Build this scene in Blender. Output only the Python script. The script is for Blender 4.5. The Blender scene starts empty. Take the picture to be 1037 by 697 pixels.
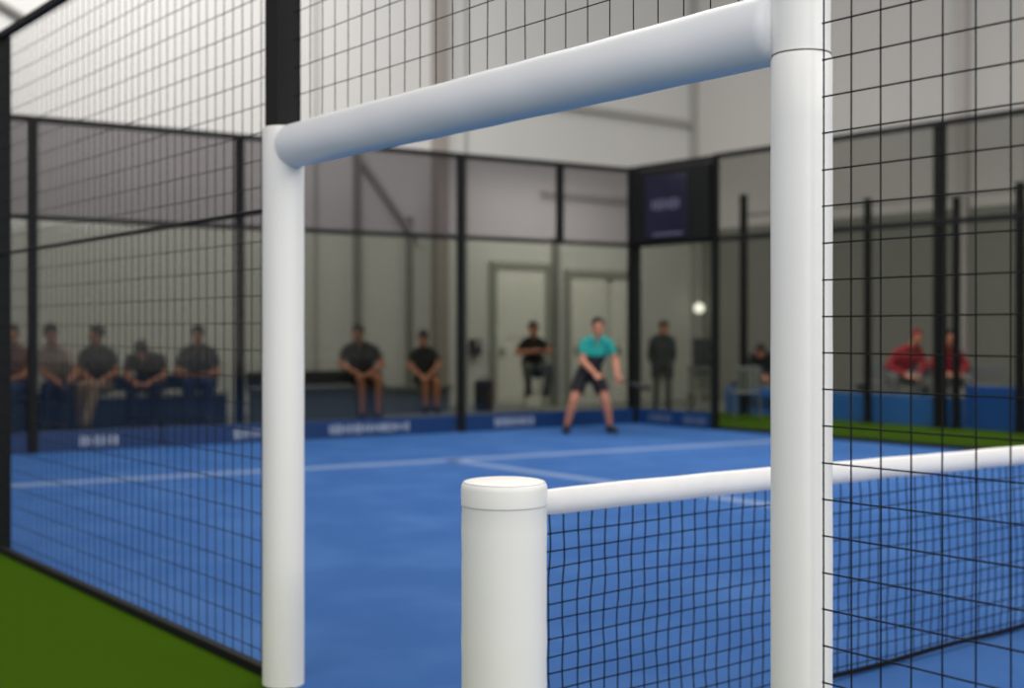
import bpy, bmesh, math, random
from mathutils import Vector, Matrix
PI = math.pi
sc = bpy.context.scene
COL = sc.collection
random.seed(7)

# ------------------------------------------------------------------ colours / materials
def lin(r, g, b):
    f = lambda c: (c/255/12.92) if c/255 <= .04045 else ((c/255+.055)/1.055)**2.4
    return (f(r), f(g), f(b), 1)

def base_mat(name):
    m = bpy.data.materials.new(name); m.use_nodes = True
    return m, m.node_tree, m.node_tree.nodes['Principled BSDF']

def mat(name, rgb, rough=.6, noise=0., scale=8., bump=0., metal=0., spec=.5, stretch=(1, 1, 1), detail=4):
    m, nt, b = base_mat(name)
    c = lin(*rgb)
    b.inputs['Base Color'].default_value = c
    b.inputs['Roughness'].default_value = rough
    b.inputs['Metallic'].default_value = metal
    b.inputs['Specular IOR Level'].default_value = spec
    if noise or bump:
        tc = nt.nodes.new('ShaderNodeTexCoord'); mp = nt.nodes.new('ShaderNodeMapping')
        mp.inputs['Scale'].default_value = stretch
        n = nt.nodes.new('ShaderNodeTexNoise'); n.inputs['Scale'].default_value = scale; n.inputs['Detail'].default_value = detail
        nt.links.new(tc.outputs['Object'], mp.inputs['Vector']); nt.links.new(mp.outputs['Vector'], n.inputs['Vector'])
        if noise:
            mx = nt.nodes.new('ShaderNodeMix'); mx.data_type = 'RGBA'
            mx.inputs['A'].default_value = tuple(max(0, v*(1-noise)) for v in c[:3])+(1,)
            mx.inputs['B'].default_value = tuple(min(1, v*(1+noise)) for v in c[:3])+(1,)
            nt.links.new(n.outputs['Fac'], mx.inputs['Factor']); nt.links.new(mx.outputs['Result'], b.inputs['Base Color'])
        if bump:
            bp = nt.nodes.new('ShaderNodeBump'); bp.inputs['Strength'].default_value = bump; bp.inputs['Distance'].default_value = .01
            nt.links.new(n.outputs['Fac'], bp.inputs['Height']); nt.links.new(bp.outputs['Normal'], b.inputs['Normal'])
    return m

def see_through(name, tint, gloss=.04, rough=.03, cover=0., cover_rgb=(20, 20, 20)):
    """tinted pane (tint) or dense shade cloth (cover = share of opaque thread)"""
    m = bpy.data.materials.new(name); m.use_nodes = True; nt = m.node_tree; nt.nodes.clear()
    o = nt.nodes.new('ShaderNodeOutputMaterial'); t = nt.nodes.new('ShaderNodeBsdfTransparent')
    t.inputs['Color'].default_value = tint
    s = t.outputs[0]
    if gloss:
        g = nt.nodes.new('ShaderNodeBsdfGlossy'); g.inputs['Roughness'].default_value = rough
        x = nt.nodes.new('ShaderNodeMixShader'); x.inputs[0].default_value = gloss
        nt.links.new(s, x.inputs[1]); nt.links.new(g.outputs[0], x.inputs[2]); s = x.outputs[0]
    if cover:
        d = nt.nodes.new('ShaderNodeBsdfDiffuse'); d.inputs['Color'].default_value = lin(*cover_rgb)
        x = nt.nodes.new('ShaderNodeMixShader'); x.inputs[0].default_value = cover
        nt.links.new(s, x.inputs[1]); nt.links.new(d.outputs[0], x.inputs[2]); s = x.outputs[0]
    nt.links.new(s, o.inputs['Surface'])
    return m

def emit(name, rgb, strength):
    m, nt, b = base_mat(name)
    b.inputs['Base Color'].default_value = lin(*rgb)
    b.inputs['Emission Color'].default_value = lin(*rgb); b.inputs['Emission Strength'].default_value = strength
    return m

def court_mat():
    m, nt, b = base_mat('blue_court_turf')
    tc = nt.nodes.new('ShaderNodeTexCoord')
    n1 = nt.nodes.new('ShaderNodeTexNoise'); n1.inputs['Scale'].default_value = 1.6; n1.inputs['Detail'].default_value = 6
    n2 = nt.nodes.new('ShaderNodeTexNoise'); n2.inputs['Scale'].default_value = 150; n2.inputs['Detail'].default_value = 3
    for n in (n1, n2): nt.links.new(tc.outputs['Object'], n.inputs['Vector'])
    r = nt.nodes.new('ShaderNodeValToRGB')
    r.color_ramp.elements[0].position = .42; r.color_ramp.elements[0].color = lin(46, 92, 155)
    r.color_ramp.elements[1].position = .8; r.color_ramp.elements[1].color = lin(64, 108, 169)
    nt.links.new(n1.outputs['Fac'], r.inputs['Fac'])
    x = nt.nodes.new('ShaderNodeMix'); x.data_type = 'RGBA'; x.blend_type = 'MULTIPLY'
    x.inputs['Factor'].default_value = .3
    nt.links.new(r.outputs['Color'], x.inputs['A']); nt.links.new(n2.outputs['Fac'], x.inputs['B'])
    nt.links.new(x.outputs['Result'], b.inputs['Base Color'])
    b.inputs['Roughness'].default_value = .85; b.inputs['Specular IOR Level'].default_value = .2
    bp = nt.nodes.new('ShaderNodeBump'); bp.inputs['Strength'].default_value = .3; bp.inputs['Distance'].default_value = .005
    nt.links.new(n2.outputs['Fac'], bp.inputs['Height']); nt.links.new(bp.outputs['Normal'], b.inputs['Normal'])
    return m

def two_tone(name, low, high, z):
    """cloth that changes colour at height z (object space)"""
    m, nt, b = base_mat(name)
    tc = nt.nodes.new('ShaderNodeTexCoord'); s = nt.nodes.new('ShaderNodeSeparateXYZ')
    g = nt.nodes.new('ShaderNodeMath'); g.operation = 'GREATER_THAN'; g.inputs[1].default_value = z
    x = nt.nodes.new('ShaderNodeMix'); x.data_type = 'RGBA'
    x.inputs['A'].default_value = lin(*low); x.inputs['B'].default_value = lin(*high)
    nt.links.new(tc.outputs['Object'], s.inputs[0]); nt.links.new(s.outputs['Z'], g.inputs[0])
    nt.links.new(g.outputs[0], x.inputs['Factor']); nt.links.new(x.outputs['Result'], b.inputs['Base Color'])
    b.inputs['Roughness'].default_value = .8
    return m

M = dict(
    vinyl=mat('white_vinyl_padding', (236, 234, 228), .42, .03, 5, .06, stretch=(1, 1, .4)),
    vinyl_h=mat('white_vinyl_header', (228, 229, 230), .45, .03, 4, .10),
    seam=mat('grey_seam_thread', (196, 194, 189), .8),
    tape=mat('white_net_tape', (235, 232, 228), .7, .05, 14, .15),
    cord=mat('dark_navy_net_cord', (4, 7, 18), .85, spec=.2),
    wire=mat('black_coated_wire', (8, 9, 10), .7, spec=.25),
    black=mat('black_powder_coat', (9, 11, 11), .65, .08, 20, spec=.25),
    pillar=mat('black_steel_pillar', (22, 22, 22), .7, .06, 20, spec=.25),
    court=court_mat(),
    line=mat('pale_court_line', (106, 128, 166), .85, .12, 20),
    green=mat('green_turf', (56, 84, 6), .95, .28, 260, .5, spec=.03),
    hallfloor=mat('grey_hall_floor', (120, 120, 114), .7, .06, 3),
    hallwall=mat('pale_hall_wall', (205, 203, 200), .9, .03, .5, stretch=(3, 3, .1)),
    hallwall_r=mat('grey_hall_wall', (194, 191, 187), .9, .03, .5, stretch=(3, 3, .1)),
    cladding=mat('grey_green_cladding', (118, 119, 110), .8, .05, .6, stretch=(3, 3, .2)),
    steel_l=mat('light_painted_steel', (172, 166, 162), .6, .05, 6),
    steel=mat('grey_painted_steel', (164, 162, 157), .6, .05, 6),
    steel_d=mat('dark_grey_steel', (128, 127, 122), .6, .05, 6),
    brown=mat('brown_grey_column', (150, 142, 136), .7, .05, 4),
    door=mat('cream_door_panel', (226, 223, 216), .6, .03, 3),
    doorf=mat('grey_door_frame', (150, 150, 142), .6),
    glass=see_through('tinted_glass', (.60, .61, .57, 1), .05, .06),
    scrim=see_through('dark_shade_mesh', (.80, .78, .79, 1), 0, 0, .30, (40, 39, 41)),
    scrim_r=see_through('dark_fine_mesh', (.86, .86, .84, 1), 0, 0, .20, (30, 30, 28)),
    band=mat('navy_blue_board', (4, 46, 92), .45, .05, 4),
    band_l=mat('mid_blue_barrier', (48, 116, 200), .5, .10, 3),
    band_r=mat('deep_blue_barrier', (18, 88, 176), .5, .06, 3),
    letter=mat('pale_lettering', (138, 148, 166), .6),
    letter_dim=mat('dim_lettering', (72, 88, 114), .6),
    letter_d=mat('dark_lettering', (16, 34, 70), .6),
    screen=mat('navy_screen', (20, 21, 44), .25, .15, 3),
    screen_t=mat('grey_screen_text', (84, 84, 104), .5),
    bench_navy=mat('navy_bench', (30, 48, 92), .6, .05, 5),
    bench_pale=mat('pale_bench_top', (206, 202, 194), .6, .04, 5),
    bench_grey=mat('grey_bench', (110, 114, 116), .6, .05, 5),
    bench_dark=mat('dark_cushion', (48, 50, 50), .8),
    plastic=mat('grey_plastic', (128, 130, 128), .5),
    skin=mat('skin', (180, 118, 92), .6, .04, 30),
    skin2=mat('skin_tanned', (206, 136, 108), .6, .04, 30),
    hair=mat('dark_hair', (30, 24, 20), .7, .2, 60),
    eye=mat('eye_dark', (30, 22, 18), .3),
    lip=mat('lip', (150, 78, 68), .5),
    tee=mat('black_tee', (14, 17, 22), .85, .1, 20),
    tee_navy=mat('navy_tee', (16, 22, 42), .85, .1, 20),
    coat=mat('charcoal_coat', (52, 56, 62), .85, .1, 20),
    pale_top=mat('pale_pink_grey_top', (186, 164, 160), .85, .1, 20),
    rust=mat('rust_top', (122, 62, 54), .85, .1, 20),
    red=mat('red_jersey', (146, 26, 38), .8, .08, 20),
    jeans=mat('blue_jeans', (50, 70, 122), .85, .12, 30),
    navy_tr=mat('navy_trousers', (30, 40, 70), .85, .1, 30),
    tan_tr=mat('tan_trousers', (170, 140, 112), .85, .1, 30),
    grey_tr=mat('grey_trousers', (110, 112, 110), .85, .1, 30),
    shorts=mat('black_shorts', (5, 6, 11), .85, .1, 20),
    shoe=mat('black_shoe', (12, 13, 16), .6),
    teal=two_tone('teal_and_navy_shirt', (11, 14, 23), (0, 130, 123), 1.055),
    bag=mat('dark_navy_fabric', (34, 38, 58), .8, .1, 15),
    lamp=emit('glowing_lamp', (255, 252, 245), 2.6),
)

# ------------------------------------------------------------------ object helpers
def new_obj(name, me, parent=None, world=True):
    o = bpy.data.objects.new(name, me); COL.objects.link(o)
    if parent is not None:
        o.parent = parent
        if world: me.transform(mw(parent).inverted())
    return o

def mw(o):
    m = Matrix.LocRotScale(o.location, o.rotation_euler, None)
    return (mw(o.parent) @ m) if o.parent else m

def obj(name, bm, m, parent=None, world=True, smooth=False, mats=None):
    me = bpy.data.meshes.new(name); bm.normal_update(); bm.to_mesh(me); bm.free()
    for q in (mats or [m]): me.materials.append(q)
    if smooth:
        for p in me.polygons: p.use_smooth = True
    if parent is None:                                     # origin at the base centre
        vs = [v.co for v in me.vertices]
        lo = Vector((min(v.x for v in vs), min(v.y for v in vs), min(v.z for v in vs)))
        hi = Vector((max(v.x for v in vs), max(v.y for v in vs), max(v.z for v in vs)))
        c = Vector(((lo.x+hi.x)/2, (lo.y+hi.y)/2, lo.z)); me.transform(Matrix.Translation(-c))
        o = new_obj(name, me); o.location = c
        return o
    return new_obj(name, me, parent, world)

def tag(o, label, cat, group=None):
    o['label'] = label; o['category'] = cat
    if group: o['group'] = group
    return o

def thing(name, label, cat, loc, rz=0, group=None):
    o = bpy.data.objects.new(name, None); COL.objects.link(o)
    o.location = loc; o.rotation_euler = (0, 0, rz); o.empty_display_size = .2
    return tag(o, label, cat, group)

def struct(o):
    o['kind'] = 'structure'; return o

def B(): return bmesh.new()

def box(bm, c, s, rz=0, bevel=0., mi=0):
    r = bmesh.ops.create_cube(bm, size=1)
    vs = r['verts']
    mtx = Matrix.Translation(c) @ Matrix.Rotation(rz, 4, 'Z') @ Matrix.Diagonal((*s, 1))
    bmesh.ops.transform(bm, matrix=mtx, verts=vs)
    fs = {f for v in vs for f in v.link_faces}
    for f in fs: f.material_index = mi
    if bevel:
        es = list({e for v in vs for e in v.link_edges})
        bmesh.ops.bevel(bm, geom=es, offset=bevel, segments=2, profile=.5, affect='EDGES')
    return bm

def slab(bm, a, b, z0, z1, th, mi=0, bevel=0.):
    """upright board from plan point a to b"""
    a = Vector(a); b = Vector(b); d = b-a
    return box(bm, ((a.x+b.x)/2, (a.y+b.y)/2, (z0+z1)/2), (d.length, th, z1-z0), math.atan2(d.y, d.x), bevel, mi)

def tube(bm, pts, r, n=6, closed_ends=True):
    """tube along a polyline; r number or list"""
    pts = [Vector(p) for p in pts]; k = len(pts)
    rr = r if isinstance(r, (list, tuple)) else [r]*k
    rings = []
    up = None
    for i, p in enumerate(pts):
        t = (pts[min(i+1, k-1)]-pts[max(i-1, 0)]).normalized()
        if up is None:
            up = Vector((0, 0, 1)) if abs(t.z) < .9 else Vector((1, 0, 0))
        x = t.cross(up).normalized(); y = x.cross(t).normalized(); up = y
        rings.append([bm.verts.new(p+rr[i]*(math.cos(2*PI*j/n)*x+math.sin(2*PI*j/n)*y)) for j in range(n)])
    for a, b in zip(rings, rings[1:]):
        for j in range(n): bm.faces.new((a[j], a[(j+1) % n], b[(j+1) % n], b[j]))
    if closed_ends:
        bm.faces.new(rings[0][::-1]); bm.faces.new(rings[-1])
    return bm

def lathe(bm, c, prof, n=48):
    """profile [(r, z)] about the vertical through c"""
    rings = []
    for r, z in prof:
        if r < 1e-6: rings.append([bm.verts.new((c[0], c[1], c[2]+z))])
        else: rings.append([bm.verts.new((c[0]+r*math.cos(2*PI*j/n), c[1]+r*math.sin(2*PI*j/n), c[2]+z)) for j in range(n)])
    for a, b in zip(rings, rings[1:]):
        for j in range(n):
            k = (j+1) % n
            if len(a) == 1 and len(b) == 1: continue
            if len(a) == 1: bm.faces.new((a[0], b[k], b[j]))
            elif len(b) == 1: bm.faces.new((a[j], a[k], b[0]))
            else: bm.faces.new((a[j], a[k], b[k], b[j]))
    return bm

def ball(bm, c, r, seg=16, rot=None):
    r = r if isinstance(r, (tuple, list)) else (r, r, r)
    q = bmesh.ops.create_uvsphere(bm, u_segments=seg, v_segments=max(6, seg//2), radius=1)
    mtx = Matrix.Translation(c) @ (rot.to_4x4() if rot else Matrix()) @ Matrix.Diagonal((*r, 1))
    bmesh.ops.transform(bm, matrix=mtx, verts=q['verts'])
    return bm

# ------------------------------------------------------------------ plan of the place
FX = 2.40                     # near side fence plane
OX = 13.40                    # opposite side
NY = 3.20                    # net line
def wall_y(x): return 15.1-.0995*(x-2.4)      # end wall line
HALL_Y, HALL_X = 18.25, 19.1

# ------------------------------------------------------------------ setting
bm = B(); box(bm, (9, 5, -.05), (44, 44, .1)); struct(obj('floor', bm, M['hallfloor']))
bm = B(); box(bm, (1.60, 3, .005), (1.58, 32, .02)); struct(obj('turf_near_side', bm, M['green']))
bm = B(); box(bm, (-4.2, 3, .006), (10.0, 20, .02)); struct(obj('blue_bounce_floor', bm, M['court']))  # unseen blue floor, added to bounce blue light onto the header underside
bm = B(); box(bm, (14.92, 5, .005), (2.98, 21, .02)); struct(obj('turf_far_side', bm, M['green']))
bm = B()
q = [bm.verts.new(p) for p in ((2.39, -10, .012), (13.43, -10, .012), (13.43, wall_y(13.43), .012), (2.39, wall_y(2.39), .012))]
bm.faces.new(q)
def strip(bm, a, b, w, z=.0135, mi=1):
    a = Vector((*a, z)); b = Vector((*b, z)); d = (b-a).normalized(); n = Vector((-d.y, d.x, 0))*w/2
    f = bm.faces.new([bm.verts.new(p) for p in (a-n, b-n, b+n, a+n)]); f.material_index = mi
sl = -.14
strip(bm, (2.42, 12.0), (13.4, 12.0+sl*10.98), .25)
strip(bm, (7.95, 6.3), (7.95, 12.0+sl*5.55), .18)
strip(bm, (2.42, -4.0), (13.4, -4.0), .12); strip(bm, (7.95, -4), (7.95, 3.1), .12)
struct(obj('court_surface', bm, None, mats=[M['court'], M['line']]))

bm = B(); box(bm, (5, HALL_Y+.1, 6), (40, .2, 12)); struct(obj('wall_back', bm, M['hallwall']))
bm = B(); box(bm, (HALL_X+.1, 3, 6), (.2, 30.3, 12)); struct(obj('wall_right', bm, M['hallwall_r']))

def upright(name, x, y, w, d, z1, m, z0=0.):
    bm = B(); box(bm, (x, y, (z0+z1)/2), (w, d, z1-z0)); return struct(obj(name, bm, M[m]))
upright('trim_1', 12.62, HALL_Y-.1, .24, .2, 12, 'brown')
upright('trim_2', 10.97, HALL_Y-.05, .12, .1, 4.6, 'steel_d')
upright('trim_3', 12.02, HALL_Y-.05, .10, .1, 3.4, 'steel_d')
upright('trim_4', HALL_X-.06, HALL_Y-.08, .12, .14, 12, 'steel')
upright('trim_5', HALL_X-.08, 11.95, .16, .16, 12, 'steel_l')
bm = B(); box(bm, (HALL_X-.02, 7, 1.75), (.04, 22, 3.5)); struct(obj('trim_20', bm, M['cladding']))
upright('trim_6', 15.32, HALL_Y-.05, .12, .1, 3.2, 'steel_d')
bm = B(); box(bm, (15.8, HALL_Y-.06, 5.72), (6.4, .12, .12)); struct(obj('trim_7', bm, M['steel']))
bm = B(); tube(bm, [(11.0, HALL_Y-.07, 4.35), (12.15, HALL_Y-.07, 3.0)], .06, 8); struct(obj('trim_8', bm, M['steel']))
bm = B(); box(bm, (17.0, HALL_Y-.04, 4.0), (4.0, .08, .12)); struct(obj('trim_9', bm, M['steel']))
# curved roof rib over the far left of the hall
bm = B(); tube(bm, [(.5+5.0*i/20, HALL_Y-.05, 7.06-.0484*(i/20*5)**2) for i in range(21)], .06, 8); struct(obj('trim_10', bm, M['steel_d']))
for k, x in enumerate((9.6, 10.2, 13.25)):
    upright('trim_%d' % (11+k), x, HALL_Y-.02, .05, .04, 12, 'steel')

# hall doors
def hall_door(n, x0, x1, top, leaves):
    bm = B()
    y = HALL_Y-.05
    box(bm, (x0-.06, y, top/2), (.12, .1, top), 0, .01); box(bm, (x1+.06, y, top/2), (.12, .1, top), 0, .01)
    box(bm, ((x0+x1)/2, y, top+.07), (x1-x0+.24, .1, .14), 0, .01)
    d = struct(obj('door_%d' % n, bm, M['doorf']))
    for a, b in leaves:
        bm = B(); box(bm, ((a+b)/2, HALL_Y-.04, top/2), (b-a-.02, .06, top-.02), 0, .008)
        box(bm, ((a+b)/2, HALL_Y-.075, top*.72), (b-a-.3, .012, top*.42), 0, .004)
        box(bm, ((a+b)/2, HALL_Y-.075, top*.25), (b-a-.3, .012, top*.36), 0, .004)
        l = obj('door_leaf', bm, M['door'], d)
        bm = B(); box(bm, (a+.1, HALL_Y-.1, 1.05), (.03, .05, .18), 0, .008); box(bm, (a+.15, HALL_Y-.125, 1.08), (.12, .02, .025), 0, .006)
        h = obj('door_handle', bm, M['steel_d'], l)
hall_door(1, 13.9, 15.05, 2.56, [(13.9, 15.05)])
hall_door(2, 15.68, 17.35, 2.46, [(15.68, 16.62), (16.78, 17.35)])

# ------------------------------------------------------------------ near side: padded doorway
LP = (FX-.008, 4.54); RP = (FX, 1.938)
fr = thing('door_frame', 'white vinyl padded door frame standing tall around the court opening in the foreground', 'door frame', (FX, 3.24, 0))
def pad(c, r, z0, z1, e=.02, n=64):
    bm = B(); lathe(bm, (c[0], c[1], 0), [(r-.02, z0), (r, z0+.001)]+[(r*(1+.006*math.sin(k*2.1+c[1])), z0+(z1-z0-e)*k/14) for k in range(1, 14)] +
                    [(r, z1-e), (r-.3*e, z1-.3*e), (r-e, z1), (0, z1)], n)
    return bm
lpost = obj('post_padding', pad(LP, .083, .002, 2.245, .008), M['vinyl'], fr)
rpost = obj('post_padding', pad(RP, .0725, .013, 2.092, .016), M['vinyl'], fr)
upost = obj('post_padding', pad((FX, 1.938), .0685, 2.09, 3.35, .01), M['vinyl'], fr)
for o_ in (lpost, rpost, upost):
    for p in o_.data.polygons: p.use_smooth = True
    o_.data.set_sharp_from_angle(angle=.5)
# header pad: a tube along the opening with a rounded far end, slightly loose skin
bm = B()
y0, y1, zc, r = RP[1]+.045, 4.505, 2.166, .085
rings = []; n = 48
ys = [y0+(y1-.05-y0)*i/60 for i in range(61)]
prof = [(y, r) for y in ys]+[(y1-.05+.05*math.sin(a), r*(.45+.55*math.cos(a))) for a in [PI/2*k/8 for k in range(1, 9)]]
for y, rr in prof:
    ring = []
    for j in range(n):
        a = 2*PI*j/n
        w = 1+.012*math.sin(3*a+y*5.3)*math.sin(y*2.1)+.006*math.sin(y*19+2*a)
        ring.append(bm.verts.new((FX+rr*w*math.cos(a)*.98, y, zc+rr*w*math.sin(a)*1.02)))
    rings.append(ring)
for a, b in zip(rings, rings[1:]):
    for j in range(n): bm.faces.new((a[j], b[j], b[(j+1) % n], a[(j+1) % n]))
bm.faces.new(rings[0]); bm.faces.new(rings[-1][::-1])
bmesh.ops.recalc_face_normals(bm, faces=bm.faces)
hd = obj('header_padding', bm, M['vinyl_h'], fr, smooth=True)
# seams
bm = B(); tube(bm, [(FX+.0695*math.cos(a), RP[1]+.0695*math.sin(a), 2.0905) for a in [2*PI*k/40 for k in range(41)]], .0016, 6)
obj('seam', bm, M['seam'], rpost)
# steel pillar above the left pad
bm = B(); box(bm, (LP[0]+.004, LP[1]+.012, 2.80), (.108, .108, 1.12), 0, .006); obj('pillar', bm, M['pillar'], fr)
# wire panel over the header
def jitter(s): return random.uniform(-s, s)
def wire_panel(yv, zv, x, r=.002, sway=.0012, za=None, zb=None, ya=None, yb=None):
    bm = B()
    za = zv[0] if za is None else za; zb = zv[-1] if zb is None else zb
    ya = yv[0] if ya is None else ya; yb = yv[-1] if yb is None else yb
    for y in yv:
        k = 6; tube(bm, [(x+jitter(.0008), y+jitter(sway), za+(zb-za)*i/k) for i in range(k+1)], r, 6)
    for z in zv:
        k = 8; tube(bm, [(x-2*r+jitter(.0008), ya+(yb-ya)*i/k, z+jitter(sway)) for i in range(k+1)], r, 6)
    return bm
yv = [4.43-.0956*k for k in range(26)]
zv = [2.262+.10+.110*k for k in range(10)]
bm = wire_panel(yv, zv, FX, .0018, .001, 2.26, 3.35, 4.46, 1.99)
obj('wire_mesh', bm, M['wire'], fr)
bm = B(); box(bm, (FX, 3.24, 3.36), (.05, 2.6, .05), 0, .004); obj('top_rail', bm, M['black'], fr)

# ------------------------------------------------------------------ near side: left fence bay
lf = thing('mesh_fence', 'black wire mesh fence bay left of the padded door frame beside green turf', 'fence', (FX, 6.5, 0))
FY1 = 8.42
yv = [4.66+.0885*k for k in range(42)]; zv = [.105+.113*k for k in range(29)]
bm = wire_panel(yv, zv, FX, .0021, .0015, .05, 3.3, 4.6, FY1); obj('wire_mesh', bm, M['wire'], lf)
yv = [8.52+.0885*k for k in range(72)]
bm = wire_panel(yv, zv, FX, .0021, .0015, .05, 3.3, FY1, wall_y(FX)-.05); obj('wire_mesh', bm, M['wire'], lf)
bm = B(); box(bm, (FX, (4.6+wall_y(FX))/2, 3.325), (.045, wall_y(FX)-4.6, .045), 0, .005); obj('top_rail', bm, M['black'], lf)
bm = B(); tube(bm, [(FX-.012, 4.6, 1.925), (FX-.012, 9, 1.92), (FX-.012, 15, 1.925)], .009, 8); obj('mid_rail', bm, M['wire'], lf)
bm = B(); box(bm, (FX-.01, (4.6+wall_y(FX))/2, .028), (.045, wall_y(FX)-4.6, .045), 0, .005); obj('bottom_rail', bm, M['black'], lf)
bm = B(); box(bm, (FX+.01, FY1, 1.67), (.10, .10, 3.34), 0, .006); obj('post', bm, M['black'], lf)
bm = B(); box(bm, (FX+.01, wall_y(FX)+.02, 1.95), (.10, .10, 3.9), 0, .006); obj('post', bm, M['black'], lf)

# ------------------------------------------------------------------ near side: right fence bay (closest to us)
rf = thing('mesh_fence', 'sharp black wire mesh fence bay right of the padded door frame, nearest to us', 'fence', (FX, .4, 0))
MX = FX-.045
def ypx(u): return MX*(.787-.617*u)/(.617+.787*u)
yv = [1.838-.0775*k for k in range(38)]; zv = [.035+.0844*k for k in range(40)]
zoff = 1.463-.035-.0844*round((1.463-.035)/.0844); zv = [z+zoff for z in zv if z+zoff > .02]
bm = wire_panel(yv, zv, MX, .0021, .0008, .02, zv[-1], 1.838, yv[-1]); obj('wire_mesh', bm, M['wire'], rf)
bm = B(); box(bm, (FX, (1.86+yv[-1])/2, 3.36), (.06, 1.86-yv[-1], .06), 0, .005); obj('top_rail', bm, M['black'], rf)
bm = B(); box(bm, (FX, yv[-1]-.04, 1.69), (.1, .1, 3.38), 0, .006); obj('post', bm, M['black'], rf)

# ------------------------------------------------------------------ net post and net
PP = (2.450, 3.165); pr = .137
npst = thing('net_post', 'thick round white padded net post with flat cap in the middle of the doorway', 'post', (PP[0], PP[1], 0))
bm = B(); lathe(bm, (PP[0], PP[1], 0), [(pr-.01, .013), (pr-.003, .03)]+[(pr-.002*abs(math.cos(k*1.3)), .03+.84*k/12) for k in range(1, 13)]+[(pr-.001, .874), (pr-.005, .876), (0, .876)], 72)
pb = obj('post_padding', bm, M['vinyl'], npst)
bm = B(); lathe(bm, (PP[0], PP[1], 0), [(pr-.005, .876), (pr, .879), (pr+.001, .93), (pr-.001, .940), (pr-.006, .947), (pr-.014, .9515), (pr-.03, .954), (0, .957)], 72)
cp = obj('cap', bm, M['vinyl'], npst)
bm = B(); tube(bm, [(PP[0]+(pr-.001)*math.cos(a), PP[1]+(pr-.001)*math.sin(a), .8765) for a in [2*PI*k/60 for k in range(61)]], .0016, 6)
obj('seam', bm, M['seam'], cp)
bm = B(); tube(bm, [(PP[0]+(pr-.0075)*math.cos(a), PP[1]+(pr-.0075)*math.sin(a), .9485) for a in [2*PI*k/60 for k in range(61)]], .0014, 6)
obj('seam', bm, M['seam'], cp)
for o_ in (pb, cp):
    for p in o_.data.polygons: p.use_smooth = True
    o_.data.set_sharp_from_angle(angle=.75)

NX0, NX1 = PP[0]+pr+.005, 13.25
net = thing('net', 'white banded court net with dark cords running from the padded post across the court', 'net', ((NX0+NX1)/2, NY, .012))
def net_top(x):
    s = (x-NX0)/(NX1-NX0); return .918-.045*math.sin(PI*s)-.017*math.exp(-(x-NX0)/.35)
bm = B(); secs = []; k = 150
for i in range(k+1):
    x = NX0-.02+(NX1-NX0+.02)*i/k; z = net_top(x); w = .006*math.sin(x*7.3)+.004*math.sin(x*17)
    h = .086
    if i < 2: h = .08
    secs.append([bm.verts.new(p) for p in ((x, NY-.012+w, z-h), (x, NY-.016+w, z-h*.5), (x, NY-.010+w, z-.006), (x, NY+w, z), (x, NY+.010+w, z-.006), (x, NY+.016+w, z-h*.5), (x, NY+.012+w, z-h))])
for a, b in zip(secs, secs[1:]):
    for j in range(7): bm.faces.new((a[j], b[j], b[(j+1) % 7], a[(j+1) % 7]))
bm.faces.new(secs[0]); bm.faces.new(secs[-1][::-1]); bmesh.ops.recalc_face_normals(bm, faces=bm.faces)
obj('top_band', bm, M['tape'], net, smooth=True)
bm = B(); dx = .0636; nv = int((NX1-NX0)/dx)
ph = [random.uniform(0, 6.28) for _ in range(20)]
def cordpt(x, z):
    return (x+.004*math.sin(z*9+x*3)+.003*math.sin(z*23+x*11), NY+.010*math.sin(x*2.3)+.008*math.sin(z*6+x*1.7), z)
for i in range(nv+1):
    x = NX0+.012+dx*i+jitter(.003)
    tube(bm, [cordpt(x+jitter(.0015), .03+(net_top(x)-.083-.03)*k/15) for k in range(16)], .0027, 5)
zr = [.77-.0592*k for k in range(13)]
for j, z in enumerate(zr):
    pts = []
    for i in range(2*nv+1):
        x = NX0-.002+dx*i/2
        zz = z+(net_top(x)-.918)*(z/.9)+.0035*math.sin(x*5+ph[j])-(.006*abs(math.sin(PI*(x-NX0-.012)/dx))*.3)
        pts.append(cordpt(x, zz))
    tube(bm, pts, .0027, 5)
obj('net_mesh', bm, M['cord'], net)
bm = B(); tube(bm, [cordpt(NX0+(NX1-NX0)*i/80, .03+.004*math.sin(i*.8)) for i in range(81)], .011, 8)
obj('bottom_cord', bm, M['cord'], net)
bm = B(); tube(bm, [(NX0+.006, NY, .03), (NX0+.008, NY+.004, .4), (NX0+.005, NY, .85)], .0036, 6); obj('side_cord', bm, M['cord'], net)

# ------------------------------------------------------------------ far end wall of the court
ang = math.atan(-.0995)
ew = thing('glass_end_wall', 'tall glass end wall with black posts and grey mesh top behind the player', 'glass wall', (8, wall_y(8), 0), ang)
def wp(x, off=0.): return (x-off*math.sin(ang), wall_y(x)+off*math.cos(ang))
GZ, TZ = 2.74, 3.90
cuts = [2.55, 4.60, 7.12, 10.28, 12.03, 13.36]
for a, b in zip(cuts, cuts[1:]):
    bm = B(); slab(bm, wp(a+.002), wp(b-.002), .03, GZ-.03, .010); obj('glass_pane', bm, M['glass'], ew)
    bm = B(); slab(bm, wp(a+.03), wp(b-.03), GZ+.02, TZ-.03, .006); obj('mesh_panel', bm, M['scrim'], ew)
for x, off, w in ((2.55, .06, .1), (4.60, -.06, .10), (7.12, .07, .10), (10.28, -.06, .10)):
    bm = B(); c = wp(x, off); box(bm, (*c, TZ/2), (w, w, TZ), ang, .005); obj('post', bm, M['black'], ew)
bm = B(); c = wp(12.03, .06); box(bm, (*c, (TZ+GZ)/2), (.09, .09, TZ-GZ), ang, .005); obj('post', bm, M['black'], ew)
bm = B(); c = wp(13.38, .02); box(bm, (*c, TZ/2+.02), (.15, .15, TZ+.04), ang, .005); obj('corner_post', bm, M['black'], ew)
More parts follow.
